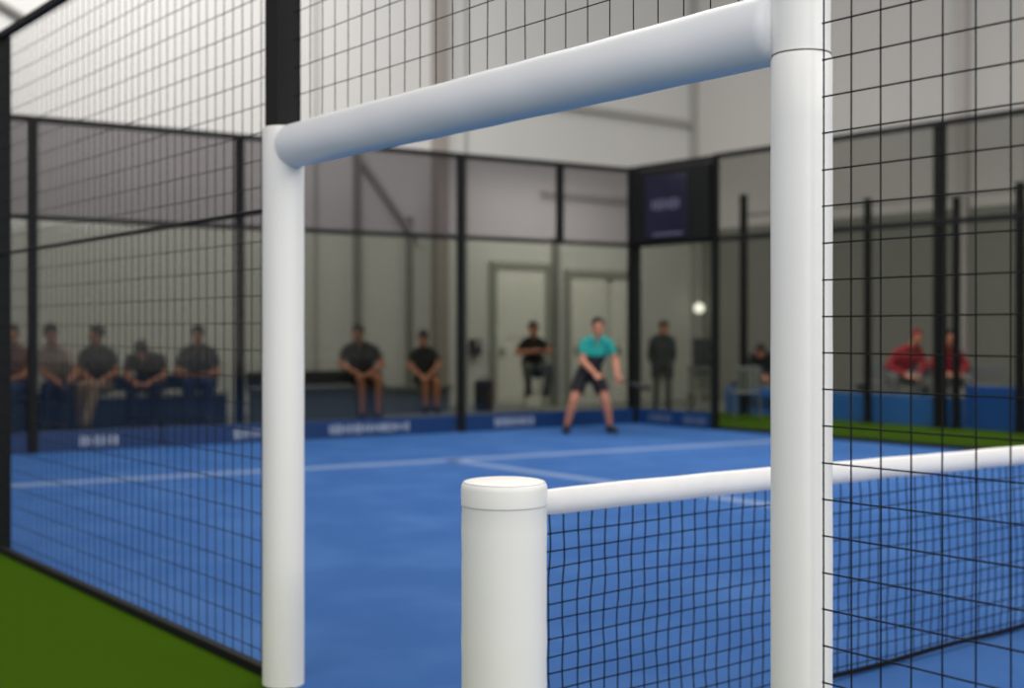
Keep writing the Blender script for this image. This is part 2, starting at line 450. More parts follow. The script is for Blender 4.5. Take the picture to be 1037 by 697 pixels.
bm = B(); slab(bm, wp(2.5), wp(13.4), TZ-.05, TZ+.02, .06); obj('top_rail', bm, M['black'], ew)
bm = B(); slab(bm, wp(2.5, .02), wp(13.4, .02), GZ-.03, GZ+.03, .06); obj('mid_rail', bm, M['black'], ew)

def lettering(parent, a, b, z0, h, count, m, seed, along, nrm):
    """rows of pale strokes too blurred in the photo to read"""
    rnd = random.Random(seed); bm = B(); cw = (b-a)/count
    o, dvec = along; nv_ = Vector(nrm)
    rz = math.atan2(dvec[1], dvec[0])
    def st(u, v, w, hh):
        p = Vector((*o, 0))+Vector((*dvec, 0))*(u)+nv_
        box(bm, (p.x, p.y, z0+v), (w, .004, hh), rz)
    u = a
    while u < b:
        w_ = rnd.uniform(.022, .05); hh = h*rnd.choice((.7, .9, 1.0))
        st(u+w_/2, h/2, w_, hh); u += w_+rnd.uniform(.014, .03)
    return obj('lettering', bm, M[m], parent)

def end_board(x0, x1, label, texts, seed):
    c = wp((x0+x1)/2, -.05)
    t = thing('kick_board', label, 'board', (*c, .012), ang, 'blue boards along the foot of the glass')
    bm = B(); slab(bm, wp(x0+.01, -.035), wp(x1-.01, -.035), .014, .25, .03, bevel=.006); obj('panel', bm, M['band'], t)
    for i, (a, b, n_) in enumerate(texts):
        lettering(t, a-x0, b-x0, .065, .125, n_, 'letter', seed+i, (wp(x0, -.052), (math.cos(ang), math.sin(ang))), (0, 0, 0))
    return t
end_board(2.5, 6.1, 'blue board at the foot of the end glass, leftmost, short pale lettering behind mesh', [(5.14, 5.60, 4)], 3)
end_board(6.1, 7.9, 'blue board at foot of end glass, lettering half hidden by the left white post', [(7.0, 7.75, 6)], 5)
end_board(7.9, 10.2, 'blue board with the longest pale lettering, under the two men on the benches', [(8.30, 9.46, 11)], 9)
end_board(10.2, 13.32, 'blue board with short pale lettering behind the player\'s feet', [(10.84, 11.48, 6)], 12)

# ------------------------------------------------------------------ opposite side: glass corner, mesh
sw = thing('glass_side_wall', 'narrow glass side wall bay at the far court corner under the dark screen', 'glass wall', (OX, 13.2, 0))
YC, YP = wall_y(OX)-.06, 12.37
bm = B(); slab(bm, (OX, YC-.03), (OX, YP+.05), .03, GZ-.03, .01); obj('glass_pane', bm, M['glass'], sw)
bm = B(); box(bm, (OX, YP, 1.96), (.09, .09, 3.94), 0, .005); obj('post', bm, M['black'], sw)
bm = B(); slab(bm, (OX, YC), (OX, YP), GZ-.03, GZ+.03, .06); obj('mid_rail', bm, M['black'], sw)
bm = B(); slab(bm, (OX, YC), (OX, YP), 3.88, 3.95, .06); obj('top_rail', bm, M['black'], sw)
bm = B(); slab(bm, (OX+.04, YC), (OX+.04, YP), GZ+.03, 3.88, .006); obj('mesh_panel', bm, M['scrim'], sw)

def side_board(ya, yb, label, ta, tb, seed):
    t = thing('kick_board', label, 'board', (OX-.04, (ya+yb)/2, .012), 0, 'blue boards along the foot of the glass')
    bm = B(); slab(bm, (OX-.045, ya), (OX-.045, yb), .014, .25, .03, bevel=.006); obj('panel', bm, M['band'], t)
    lettering(t, 0, ta-tb, .065, .12, 5, 'letter_dim', seed, ((OX-.063, ta), (0, -1)), (0, 0, 0))
side_board(YC-.04, 13.08, 'blue board at foot of side glass, the one touching the far corner post', 13.66, 13.2, 21)
side_board(13.07, YP+.06, 'blue board at foot of side glass, the one nearer the green strip', 12.94, 12.49, 25)

tv = thing('display_screen', 'dark navy screen hung high above the glass at the far court corner', 'screen', (OX-.1, 13.15, 2.74))
bm = B(); box(bm, (OX-.10, 13.16, 3.295), (.10, 1.56, 1.10), 0, .012); obj('housing', bm, M['black'], tv)
bm = B(); box(bm, (OX-.154, 13.21, 3.27), (.012, .86, .93), 0, .004); s_ = obj('screen', bm, M['screen'], tv)
bm = B()
for k in range(7): box(bm, (OX-.162, 13.47-.085*k, 3.30), (.004, .055, .13+.02*(k % 3)), 0, 0)
obj('screen_text', bm, M['screen_t'], s_)
bm = B(); box(bm, (OX-.162, 13.17, 2.86), (.004, .6, .04)); obj('screen_text', bm, M['screen_t'], s_)

of = thing('mesh_fence', 'tall grey mesh fence on the opposite side of the court behind the net', 'fence', (OX, 8, 0))
bm = B(); box(bm, (OX, (YP-9.5)/2, 3.93), (.07, YP+9.5, .07), 0, .005); obj('top_rail', bm, M['black'], of)
bm = B(); box(bm, (OX, (YP-9.5)/2, 2.74), (.05, YP+9.5, .07), 0, .005); obj('mid_rail', bm, M['black'], of)
bm = B(); box(bm, (OX, (YP-9.5)/2, .04), (.05, YP+9.5, .05), 0, .005); obj('bottom_rail', bm, M['black'], of)
bm = B(); slab(bm, (OX, YP-.05), (OX, -9.5), .06, 3.9, .006); obj('mesh_panel', bm, M['scrim_r'], of)
for y in (6.6, 2.0, -2.5, -7):
    bm = B(); box(bm, (OX, y, 1.96), (.09, .09, 3.94), 0, .005); obj('post', bm, M['black'], of)

# ------------------------------------------------------------------ beyond: barrier, neighbouring fence posts
BX = 16.35
bar = thing('barrier', 'long low blue barrier with dark lettering behind the green strip', 'barrier', (BX, 12.5, 0))
bm = B(); slab(bm, (BX, 14.85), (BX, 10.25), .014, .46, .05, bevel=.01); obj('panel', bm, M['band_l'], bar)
lettering(bar, 0, 1.0, .10, .24, 5, 'letter_d', 31, ((BX-.028, 14.55), (0, -1)), (0, 0, 0))
bm = B()
bm.free()
for y in (14.6, 13.2, 11.9, 10.6):
    bm = B(); box(bm, (BX+.08, y, .2), (.12, .04, .37), 0, .005); obj('bracket', bm, M['steel_d'], bar)
bm = B(); slab(bm, (BX, 10.22), (BX, 5.0), .014, .64, .05, bevel=.01); br2 = tag(obj('barrier', bm, M['band_r']), 'higher deep blue barrier at the right edge behind the thick black post', 'barrier')
def lone_post(y, h, w, label):
    t = thing('fence_post', label, 'post', (BX-.13, y, .014), 0, 'black posts along the blue barrier')
    bm = B(); box(bm, (BX-.16, y, h/2+.014), (w, w, h), 0, .006); obj('shaft', bm, M['black'], t)
    bm = B(); box(bm, (BX-.16, y, .024), (w+.1, w+.1, .02), 0, .004); obj('foot_plate', bm, M['black'], t)
    bm = B(); box(bm, (BX-.16, y, h+.02), (w+.01, w+.01, .02), 0, .004); obj('end_cap', bm, M['black'], t)
lone_post(14.30, 3.70, .10, 'black post at blue barrier, seen just left of the big white right-hand post')
lone_post(11.80, 3.43, .09, 'black post at blue barrier between the big white post and the red shirts')
lone_post(10.55, 4.38, .14, 'thickest and tallest black post at the blue barrier')
lone_post(10.28, 3.32, .09, 'black post close to the right of the thickest post at the barrier')
lone_post(9.30, 3.45, .10, 'black post farthest right at the photo edge behind the deep blue barrier')
bm = B(); box(bm, (BX+.02, 11.4, 3.40), (.04, 6.2, .05), 0, .004); tag(obj('fence_rail', bm, M['steel_d']), 'thin dark rail joining the black posts above the blue barrier', 'rail')

# ------------------------------------------------------------------ benches, chairs, hall furniture
bm = B(); box(bm, (7.3, 16.5, .07), (13.0, 2.5, .14)); struct(obj('spectator_platform', bm, M['hallfloor']))
PZ = .14
def bench(x0, x1, y, seat, label, mseat, mfront, back=None, rz=0):
    t = thing('bench', label, 'bench', ((x0+x1)/2, y, PZ), rz, 'spectator benches behind the end glass')
    L = x1-x0
    bm = B(); box(bm, (0, 0, seat-PZ-.035), (L, .42, .07), 0, .01); obj('seat', bm, M[mseat], t, world=False)
    bm = B(); box(bm, (0, -.17, (seat-PZ-.07)/2), (L-.1, .03, seat-PZ-.07), 0, .004); obj('front_panel', bm, M[mfront], t, world=False)
    for s in (-1, 1):
        bm = B(); box(bm, (s*(L/2-.06), .0, (seat-PZ-.06)/2), (.06, .36, seat-PZ-.07), 0, .005); obj('leg', bm, M[mfront], t, world=False)
    if back:
        bm = B(); box(bm, (0, .19, seat-PZ+.11), (L, .04, .2), 0, .01); obj('backrest', bm, M[back], t, world=False)
bench(3.6, 5.48, 16.05, .64, 'navy bench at the far left under the people in pale and rust tops', 'bench_navy', 'bench_navy')
bench(5.55, 7.50, 15.97, .63, 'navy bench with pale top seating the dark-shirted men left of the frame', 'bench_pale', 'bench_navy', 'bench_navy')
bench(7.85, 9.90, 15.80, .64, 'grey bench with dark backrest under the stout man in black', 'bench_grey', 'bench_grey', 'bench_dark')
bench(10.5, 11.6, 16.55, .56, 'short grey bench under the slimmer man with hands between his knees', 'bench_grey', 'bench_grey')

def stool(x, y, z0, seat, label):
    t = thing('bar_stool', label, 'stool', (x, y, z0), -.66)
    bm = B(); lathe(bm, (0, 0, 0), [(0, seat-.05), (.16, seat-.05), (.185, seat-.03), (.185, seat-.012), (.16, seat), (0, seat)], 28); obj('seat', bm, M['bench_dark'], t, world=False)
    for a in range(4):
        q = PI/4+a*PI/2
        bm = B(); tube(bm, [(.13*math.cos(q), .13*math.sin(q), seat-.04), (.24*math.cos(q), .24*math.sin(q), .0)], .016, 8); obj('leg', bm, M['steel'], t, world=False)
    bm = B(); tube(bm, [(.2*math.cos(2*PI*k/24), .2*math.sin(2*PI*k/24), .28) for k in range(25)], .011, 6); obj('footrest', bm, M['steel'], t, world=False)
    bm = B()
    for s in (-1, 1): tube(bm, [(s*.15, .13, seat-.03), (s*.17, .2, seat+.22)], .012, 6)
    box(bm, (0, .2, seat+.2), (.4, .03, .14), 0, .01); obj('backrest', bm, M['bench_dark'], t, world=False)

def chair(x, y, rz, label):
    t = thing('plastic_chair', label, 'chair', (x, y, 0), rz, 'grey chairs outside the glass corner')
    bm = B(); box(bm, (0, 0, .44), (.44, .42, .03), 0, .012); obj('seat', bm, M['plastic'], t, world=False)
    bm = B()
    for k in range(5): box(bm, (-.16+.08*k, .215, .66), (.045, .02, .36), 0, .006)
    box(bm, (0, .215, .83), (.42, .025, .06), 0, .008); obj('backrest', bm, M['plastic'], t, world=False)
    for sx in (-1, 1):
        for sy in (-1, 1):
            bm = B(); tube(bm, [(sx*.18, sy*.17, .43), (sx*.22, sy*.21, 0)], [.02, .014], 8); obj('leg', bm, M['plastic'], t, world=False)
    return t
chair(14.85, 14.0, 2.2, 'grey plastic chair outside the corner glass in front of the standing person')
chair(15.35, 13.55, 2.6, 'grey plastic chair outside the corner glass in front of the grey cabinet')

cb = thing('storage_cabinet', 'dark grey cabinet on legs behind the corner glass, right of standing person', 'cabinet', (16.0, 15.05, 0), -.7)
bm = B(); box(bm, (0, 0, .97), (.34, .34, .66), 0, .012); cbb = obj('body', bm, M['coat'], cb, world=False)
bm = B(); box(bm, (0, -.178, .97), (.30, .016, .6), 0, .006); dr = obj('door', bm, M['coat'], cb, world=False)
bm = B(); box(bm, (.11, -.195, .98), (.02, .02, .12), 0, .005); obj('handle', bm, M['steel'], dr, world=False)
for sx in (-1, 1):
    for sy in (-1, 1):
        bm = B(); tube(bm, [(sx*.14, sy*.14, .65), (sx*.15, sy*.15, 0)], .016, 8); obj('leg', bm, M['steel'], cb, world=False)

bg = thing('kit_bag', 'dark navy upright kit bag on floor between the bench man and the stool', 'bag', (12.05, 16.1, PZ), -.6)
bm = B(); box(bm, (0, 0, .25), (.30, .22, .5), 0, .05); bb = obj('body', bm, M['bag'], bg, world=False)
bm = B(); box(bm, (0, -.125, .17), (.22, .05, .22), 0, .02); obj('pocket', bm, M['bag'], bg, world=False)
bm = B(); tube(bm, [(.06*math.cos(a), 0, .5+.05*math.sin(a)) for a in [PI*k/10 for k in range(11)]], .009, 6); obj('handle', bm, M['bench_dark'], bg, world=False)

wb = thing('wall_box', 'small dark box fixed on the back wall above the navy kit bag', 'wall box', (13.42, HALL_Y-.02, .98))
bm = B(); box(bm, (13.42, HALL_Y-.07, 1.13), (.2, .14, .3), 0, .015); wbb = obj('housing', bm, M['coat'], wb)
bm = B(); box(bm, (13.42, HALL_Y-.145, 1.2), (.12, .012, .08), 0, .004); obj('label_plate', bm, M['steel'], wb)

gl = thing('wall_lamp', 'round white globe lamp glowing on the wall seen through corner glass', 'lamp', (HALL_X, 17.85, 1.75))
bm = B(); box(bm, (HALL_X-.02, 17.85, 1.89), (.03, .12, .12), 0, .006); tube(bm, [(HALL_X-.02, 17.85, 1.89), (HALL_X-.14, 17.85, 1.89)], .02, 8); obj('bracket', bm, M['steel_d'], gl)
bm = B(); ball(bm, (HALL_X-.24, 17.85, 1.89), .105, 24); obj('globe', bm, M['lamp'], gl, smooth=True)

bm0 = B(); bm0.free()
bt = thing('bench', 'grey bench with slatted seat behind the blue barrier under red shirts', 'bench', (17.75, 11.8, 0), 0)
bm = B()
for k in range(4): box(bm, (17.6+.1*k, 11.9, .56), (.08, 2.6, .04), 0, .006)
obj('seat', bm, M['bench_grey'], bt)
bm = B(); box(bm, (18.02, 11.9, .78), (.04, 2.6, .22), 0, .008); obj('backrest', bm, M['bench_grey'], bt)
for y in (10.75, 11.9, 13.05):
    bm = B(); box(bm, (17.75, y, .27), (.4, .05, .54), 0, .006); obj('leg', bm, M['steel_d'], bt)
bt = thing('bench', 'grey bench behind the low blue barrier beside the post left of white pad', 'bench', (17.6, 15.1, 0), 0)
bm = B(); box(bm, (17.6, 15.1, .53), (.42, 1.5, .05), 0, .008); obj('seat', bm, M['bench_grey'], bt)
for y in (14.5, 15.7):
    bm = B(); box(bm, (17.6, y, .25), (.36, .05, .5), 0, .006); obj('leg', bm, M['steel_d'], bt)

# ------------------------------------------------------------------ people
def cap(bm, a, b, ra, rb, flat_b=False, flat_a=False, n=14):
    """tapered capsule (a flat end makes a cuff or hem)"""
    a = Vector(a); b = Vector(b); d = b-a
    if d.length < 1e-5: d = Vector((0, 0, .001))
    rot = d.to_track_quat('Z', 'Y').to_matrix().to_4x4()
    q = bmesh.ops.create_cone(bm, cap_ends=True, segments=n, radius1=ra, radius2=rb, depth=d.length)
    bmesh.ops.transform(bm, matrix=Matrix.Translation((a+b)/2) @ rot, verts=q['verts'])
    if not flat_a: ball(bm, a, ra, n)
    if not flat_b: ball(bm, b, rb, n)

def remesh(bm, name, m, parent, voxel=.010, smooth=4, world=False):
    me = bpy.data.meshes.new('tmp'); bm.to_mesh(me); bm.free()
    o = bpy.data.objects.new('tmp', me); COL.objects.link(o)
    r = o.modifiers.new('r', 'REMESH'); r.mode = 'VOXEL'; r.voxel_size = voxel; r.use_smooth_shade = True
    s = o.modifiers.new('s', 'SMOOTH'); s.iterations = smooth; s.factor = .5
    dg = bpy.context.evaluated_depsgraph_get(); dg.update()
    out = bpy.data.meshes.new_from_object(o.evaluated_get(dg)); out.name = name
    bpy.data.objects.remove(o); bpy.data.meshes.remove(me)
    out.materials.clear(); out.materials.append(m)
    for p in out.polygons: p.use_smooth = True
    return new_obj(name, out, parent, world)

V = Vector
def lerp(a, b, t): return V(a)+(V(b)-V(a))*t
def person(label, loc, rz, J, shirt, legs, leg_kind, skin='skin', group=None, bulk=1., sleeve=.62, coat=False, cap_hair='hair', hand_open=.6, look=0., tilt=0.):
    """J: joints in metres, x to the viewer's right, -y towards what the person faces, z up"""
    t = thing('person', label, 'person', loc, rz, group)
    J = {k: V(v) for k, v in J.items()}
    k = bulk
    pel, che, nk, hd_ = J['pelvis'], J['chest'], J['neck'], J['head']
    sx = (J['sh1']-J['sh0']).normalized()
    def torso(bm, e):
        cap(bm, pel-sx*.075*k, pel+sx*.075*k, .105*k+e, .105*k+e)
        mid = lerp(pel, che, .5)
        for s in (-1, 1):
            cap(bm, pel+sx*s*.06*k, mid+sx*s*.055*k, .10*k+e, .098*k+e)
            cap(bm, mid+sx*s*.055*k, che+sx*s*.075*k, .098*k+e, .108*k+e)
            cap(bm, che+sx*s*.06*k, lerp(nk, J['sh%d' % ((s+1)//2)], .55), .10*k+e, .06+e)
        for i in (0, 1): cap(bm, lerp(nk, J['sh%d' % i], .25), J['sh%d' % i], .055+e, .06*k+e)
    # --- body
    bm = B(); torso(bm, 0)
    cap(bm, lerp(nk, che, .2), lerp(nk, hd_, .6), .056, .052)
    R = Matrix.Rotation(look, 3, 'Z') @ Matrix.Rotation(tilt, 3, 'X')
    def hp(x, y, z): return hd_+R @ V((x, y, z))
    ball(bm, hp(0, .01, .02), (.076, .094, .105), 20, R); ball(bm, hp(0, -.025, -.055), (.056, .062, .062), 16, R)
    cap(bm, hp(0, -.085, .015), hp(0, -.104, -.02), .012, .015); cap(bm, hp(-.03, -.075, .03), hp(.03, -.075, .03), .014, .014)
    ball(bm, hp(0, -.075, -.085), (.026, .02, .02), 12, R)
    for s in (-1, 1): ball(bm, hp(s*.079, .015, -.005), (.012, .02, .032), 12, R)
    for i in (0, 1):
        sh, el, wr, hip, kn, an = (J[q+str(i)] for q in ('sh', 'el', 'wr', 'hip', 'kn', 'an'))
        cap(bm, sh, lerp(sh, el, .45), .056*k, .050*k); cap(bm, lerp(sh, el, .45), el, .050*k, .041)
        cap(bm, el, lerp(el, wr, .35), .041, .043); cap(bm, lerp(el, wr, .35), wr, .043, .028)
        # hand: palm, four fingers of unequal length with a knuckle bend, thumb from the side of the palm
        d = (J['hd%d' % i]-wr).normalized() if 'hd%d' % i in J else (wr-el).normalized()
        side = V((1, 0, 0)) if abs(d.x) < .8 else V((0, 1, 0))
        nrm = d.cross(side).normalized(); side = nrm.cross(d).normalized()
        pc = wr+d*.05
        for w in (-.022, 0, .022): cap(bm, wr+d*.012+side*w*.6, wr+d*.085+side*w, .017, .015)
        for w, L in ((-.034, .066), (-.0115, .078), (.0115, .073), (.034, .058)):
            p0 = wr+d*.086+side*w; p1 = p0+d*L*.5+nrm*hand_open*.014+side*w*.12; p2 = p1+d*L*.42+nrm*hand_open*.034
            cap(bm, p0, p1, .0088, .0082); cap(bm, p1, p2, .0082, .0072)
        th = -1 if i == 0 else 1
        p0 = wr+d*.03+side*th*.03; p1 = p0+d*.034+side*th*.024; cap(bm, p0, p1, .013, .011); cap(bm, p1, p1+d*.03+side*th*.006, .011, .009)
        cap(bm, hip, lerp(hip, kn, .5), .090*k, .076*k); cap(bm, lerp(hip, kn, .5), kn, .076*k, .055)
        cap(bm, kn, lerp(kn, an, .32), .054, .057); cap(bm, lerp(kn, an, .32), an, .057, .037)
        toe = J['toe%d' % i]; cap(bm, an-V((0, 0, .045)), lerp(an, toe, .8), .030, .022)
    body = remesh(bm, 'body', M[skin], t, .0072, 2)
    # --- hair, eyes, mouth
    bm = B(); ball(bm, hp(0, .024, .050), (.090, .100, .104), 20, R); ball(bm, hp(0, -.035, .105), (.062, .05, .032), 14, R)
    remesh(bm, 'hair', M[cap_hair], t, .01, 3)
    for s in (-1, 1):
        bm = B(); ball(bm, hp(s*.03, -.080, .012), (.013, .010, .008), 10, R); obj('eye', bm, M['eye'], t, world=False, smooth=True)
    bm = B(); ball(bm, hp(0, -.088, -.052), (.024, .010, .007), 10, R); obj('mouth', bm, M['lip'], t, world=False, smooth=True)
    # --- top
    bm = B(); e = .012 if not coat else .03
    torso(bm, e)
    for i in (0, 1):
        sh, el, wr = J['sh%d' % i], J['el%d' % i], J['wr%d' % i]
        if sleeve <= 1: cap(bm, sh, lerp(sh, el, sleeve), .062*k+e, .056*k+e, flat_b=True)
        else:
            cap(bm, sh, el, .062*k+e*.8, .048+e*.7); cap(bm, el, lerp(el, wr, .94), .048+e*.7, .036+e*.6, flat_b=True)
    if coat:
        for i in (0, 1): cap(bm, J['hip%d' % i]+V((0, 0, .05)), lerp(J['hip%d' % i], J['kn%d' % i], .45), .125*k, .13*k, flat_b=True)
    remesh(bm, 'coat' if coat else 'shirt', shirt if not isinstance(shirt, str) else M[shirt], t, .011, 3)
    # --- shorts or trousers
    bm = B(); e = .016
    cap(bm, pel-sx*.075*k, pel+sx*.075*k, .105*k+e+.004, .105*k+e+.004)
    for i in (0, 1):
        hip, kn, an = J['hip%d' % i], J['kn%d' % i], J['an%d' % i]
        if leg_kind == 'shorts': cap(bm, hip, lerp(hip, kn, .66), .094*k+e, .084*k+e+.006, flat_b=True)
        else: cap(bm, hip, kn, .092*k+e, .062*k+e); cap(bm, kn, lerp(kn, an, .94), .064*k+e, .048+e, flat_b=True)
    remesh(bm, leg_kind, M[legs], t, .011, 3)
    # --- shoes
    for i in (0, 1):
        an, toe = J['an%d' % i], J['toe%d' % i]
        bm = B(); d = (toe-an); d.z = 0; d = d.normalized(); g = min(an.z, toe.z+.05)-.075
        heel = V((an.x, an.y, an.z-.055))-d*.025
        cap(bm, heel, V((toe.x, toe.y, toe.z))+d*.02, .050, .042); cap(bm, an-V((0, 0, .05)), an+V((0, 0, .015)), .056, .054, flat_b=True)
        remesh(bm, 'shoe', M['shoe'], t, .009, 2)
    return t

YAW = -math.radians(38.1)
def seated(z, head=(0, -.04), lean=.05, spread=.2, wrists=None, elbows=None, shw=.19, head_z=None, reach=.42, legs=None, hip_h=.09):
    """sitting pose, z = seat height above the person's base"""
    p = z+hip_h
    J = dict(pelvis=(0, .02, p), chest=(head[0]*.5, .02-lean*.8, p+.33), neck=(head[0]*.8, .0-lean, p+.51), head=(head[0], head[1]-lean, p+.645),
             sh0=(head[0]*.6-shw*.88, -lean*.8, p+.405), sh1=(head[0]*.6+shw*.88, -lean*.8, p+.405),
             hip0=(-.09, 0, p), hip1=(.09, 0, p))
    J['el0'], J['el1'] = elbows or ((-.28, -.12, p+.2), (.28, -.12, p+.2))
    J['wr0'], J['wr1'] = wrists or ((-.1, -.34, p+.1), (.1, -.34, p+.1))
    L = legs or ((-spread, -reach), (spread, -reach))
    for i, (x, y) in enumerate(L):
        J['kn%d' % i] = (x, y, max(z+.09, .47)); J['an%d' % i] = (x*.95, y+.0, .09); J['toe%d' % i] = (x*1.1, y-.15, .04)
    return J

# the player
P = dict(pelvis=(-.01, .04, .80), chest=(.06, .0, 1.10), neck=(.10, -.03, 1.30), head=(.115, -.07, 1.45),
         sh0=(-.075, -.02, 1.225), sh1=(.265, -.02, 1.225), el0=(-.10, -.10, .99), wr0=(.06, -.28, .82), hd0=(.14, -.34, .77),
         el1=(.355, -.06, .985), wr1=(.37, -.18, .79), hd1=(.38, -.22, .71),
         hip0=(-.10, .03, .78), hip1=(.09, .03, .78), kn0=(-.22, -.08, .45), kn1=(.22, -.08, .45),
         an0=(-.31, .0, .10), an1=(.28, .0, .10), toe0=(-.34, -.15, .045), toe1=(.34, -.14, .045))
pl = person('player in a teal and dark shirt and black shorts standing ready on the blue court', (11.58, 13.03, .012), YAW, P, M['teal'], 'shorts', 'shorts', bulk=.95, hand_open=1.7)
pl.scale = (1.01,)*3
# racket in the player's left hand
rk = thing('padel_racket', 'dark racket held out low by the teal-shirted player', 'racket', (11.58, 13.03, .012), YAW)
bm = B(); a, b = V((.385, -.245, .728)), V((.50, -.295, .70)); cap(bm, a-(b-a)*.35, b, .014, .013); obj('handle', bm, M['shoe'], rk, world=False, smooth=True)
d = (b-a).normalized(); up = V((0, 1, .12)); up = (up-d*up.dot(d)).normalized(); nn = d.cross(up).normalized()
bm = B(); c = b+d*.19
N = 36
def rim(rx, ry, h):
    return [bm.verts.new(c+d*(rx*math.cos(2*PI*j/N))+up*(ry*math.sin(2*PI*j/N))+nn*h) for j in range(N)]
R1, R2 = rim(.145, .13, .019), rim(.145, .13, -.019)
for j in range(N): bm.faces.new((R1[j], R2[j], R2[(j+1) % N], R1[(j+1) % N]))
bm.faces.new(R1); bm.faces.new(R2[::-1]); bmesh.ops.recalc_face_normals(bm, faces=bm.faces)
rk.scale = (1.01,)*3
hdm = obj('racket_head', bm, M['shoe'], rk, world=False)
for i in range(-2, 3):
    for j in range(-2, 3):
        if i*i+j*j < 6:
            p = c+d*.04*i+up*.04*j; bm = B()
            cap(bm, p-nn*.0195, p+nn*.0195, .006, .006, True, True, 8); obj('grip_hole', bm, M['shoe'], hdm, world=False)
bm = B(); cap(bm, b, b+d*.06+up*.06, .011, .01); cap(bm, b, b+d*.06-up*.06, .011, .01); obj('throat', bm, M['shoe'], rk, world=False, smooth=True)

# stout man in black, hands meeting over the thighs
J = seated(.51, head=(-.06, -.05), lean=.10, wrists=((-.02, -.38, .66), (.14, -.40, .68)), elbows=((-.33, -.12, .80), (.30, -.16, .78)), legs=((.03, -.42), (.28, -.46)), shw=.22)
person('stout man in black t-shirt and shorts sitting on grey bench, elbows wide', (9.67, 15.87, PZ), YAW, J, 'tee', 'shorts', 'shorts', 'skin2', bulk=1.12, tilt=.2)
J = seated(.42, head=(-.02, -.05), lean=.08, wrists=((-.03, -.34, .58), (.08, -.36, .58)), elbows=((-.25, -.10, .74), (.24, -.16, .74)), legs=((.04, -.40), (.22, -.42)), shw=.18)
person('slimmer man in black t-shirt sitting with hands between bare knees', (11.29, 16.65, PZ), YAW, J, 'tee', 'shorts', 'shorts', 'skin2', bulk=.92, tilt=.2)
# on the stool, arms folded
stool(12.95, 15.95, PZ, .57, 'dark backed stool under the man with folded arms by the door')
J = seated(.57, head=(.0, -.05), lean=.02, wrists=((.10, -.27, .97), (-.02, -.29, .95)), elbows=((-.27, -.14, .92), (.27, -.16, .95)), legs=((-.1, -.40), (.24, -.42)))
J['an0'] = (-.08, -.26, .33); J['toe0'] = (-.09, -.40, .28); J['an1'] = (.2, -.28, .33); J['toe1'] = (.22, -.42, .28)
J['kn0'] = (-.1, -.40, .70); J['kn1'] = (.26, -.42, .72)
person('man in black t-shirt with folded arms perched on a stool before the door', (12.95, 15.95, PZ), YAW, J, 'tee', 'grey_tr', 'trousers', 'skin2', bulk=.95)
# standing person beyond the corner
J = dict(pelvis=(0, .0, .84), chest=(0, -.01, 1.14), neck=(.0, -.03, 1.33), head=(.02, -.06, 1.455), sh0=(-.15, 0, 1.25), sh1=(.15, 0, 1.25),
         el0=(-.185, .05, 1.0), el1=(.185, .05, 1.0), wr0=(-.10, -.02, .82), wr1=(.10, -.02, .82), hip0=(-.09, 0, .82), hip1=(.09, 0, .82),
         kn0=(-.1, -.02, .45), kn1=(.1, -.02, .45), an0=(-.11, .02, .09), an1=(.11, .02, .09), toe0=(-.13, -.13, .04), toe1=(.13, -.13, .04))
person('person in a long charcoal coat standing outside the corner glass', (14.88, 14.92, 0), YAW, J, 'coat', 'grey_tr', 'trousers', 'skin2', coat=True, sleeve=2, bulk=.80)
# left, behind the mesh
J = seated(.49, head=(.03, -.05), lean=.10, wrists=((.0, -.35, .70), (.10, -.36, .70)), elbows=((-.27, -.14, .72), (.30, -.14, .70)), legs=((-.02, -.40), (.24, -.42)), shw=.21)
person('man in navy t-shirt and blue jeans sitting nearest the left white post', (7.15, 16.0, PZ), YAW, J, 'tee_navy', 'jeans', 'trousers', 'skin2', bulk=1.08, tilt=.15)
J = seated(.49, head=(0, -.20), lean=.26, wrists=((-.05, -.52, .62), (.12, -.52, .62)), elbows=((-.24, -.34, .70), (.27, -.34, .70)), legs=((-.14, -.42), (.18, -.42)))
J['head'] = (0, -.44, 1.02); J['neck'] = (0, -.32, .98); J['chest'] = (0, -.17, .83); J['sh0'] = (-.19, -.27, .92); J['sh1'] = (.19, -.27, .92)
person('person in dark top hunched forward with forearms on knees, head bowed', (6.50, 16.02, PZ), YAW, J, 'tee', 'navy_tr', 'trousers', 'skin2', tilt=.8)
J = seated(.49, head=(.0, -.05), lean=.06, wrists=((-.02, -.22, .66), (.10, -.24, .64)), elbows=((-.22, -.04, .76), (.25, -.06, .76)), legs=((-.10, -.42), (.10, -.46)))
J['an1'] = (.05, -.68, .10); J['toe1'] = (.08, -.83, .05)
person('man in black t-shirt and tan trousers sitting upright, head turned aside', (5.79, 16.0, PZ), YAW, J, 'tee', 'tan_tr', 'trousers', 'skin2', look=-.7)
J = seated(.50, head=(-.02, -.08), lean=.16, wrists=((.12, -.40, .66), (.26, -.42, .64)), elbows=((-.12, -.20, .74), (.30, -.22, .74)), legs=((.0, -.44), (.24, -.46)))
person('person in a pale pinkish top and navy trousers on the left bench', (5.31, 16.08, PZ), YAW, J, 'pale_top', 'navy_tr', 'trousers', 'skin2', look=.5, tilt=.2)
J = seated(.50, head=(.02, -.05), lean=.08, elbows=((-.22, -.12, .74), (.20, -.14, .74)), shw=.17, spread=.11)
person('person in a rust top between the two black posts at far left', (4.78, 16.14, PZ), YAW, J, 'rust', 'jeans', 'trousers', 'skin2', look=.4)
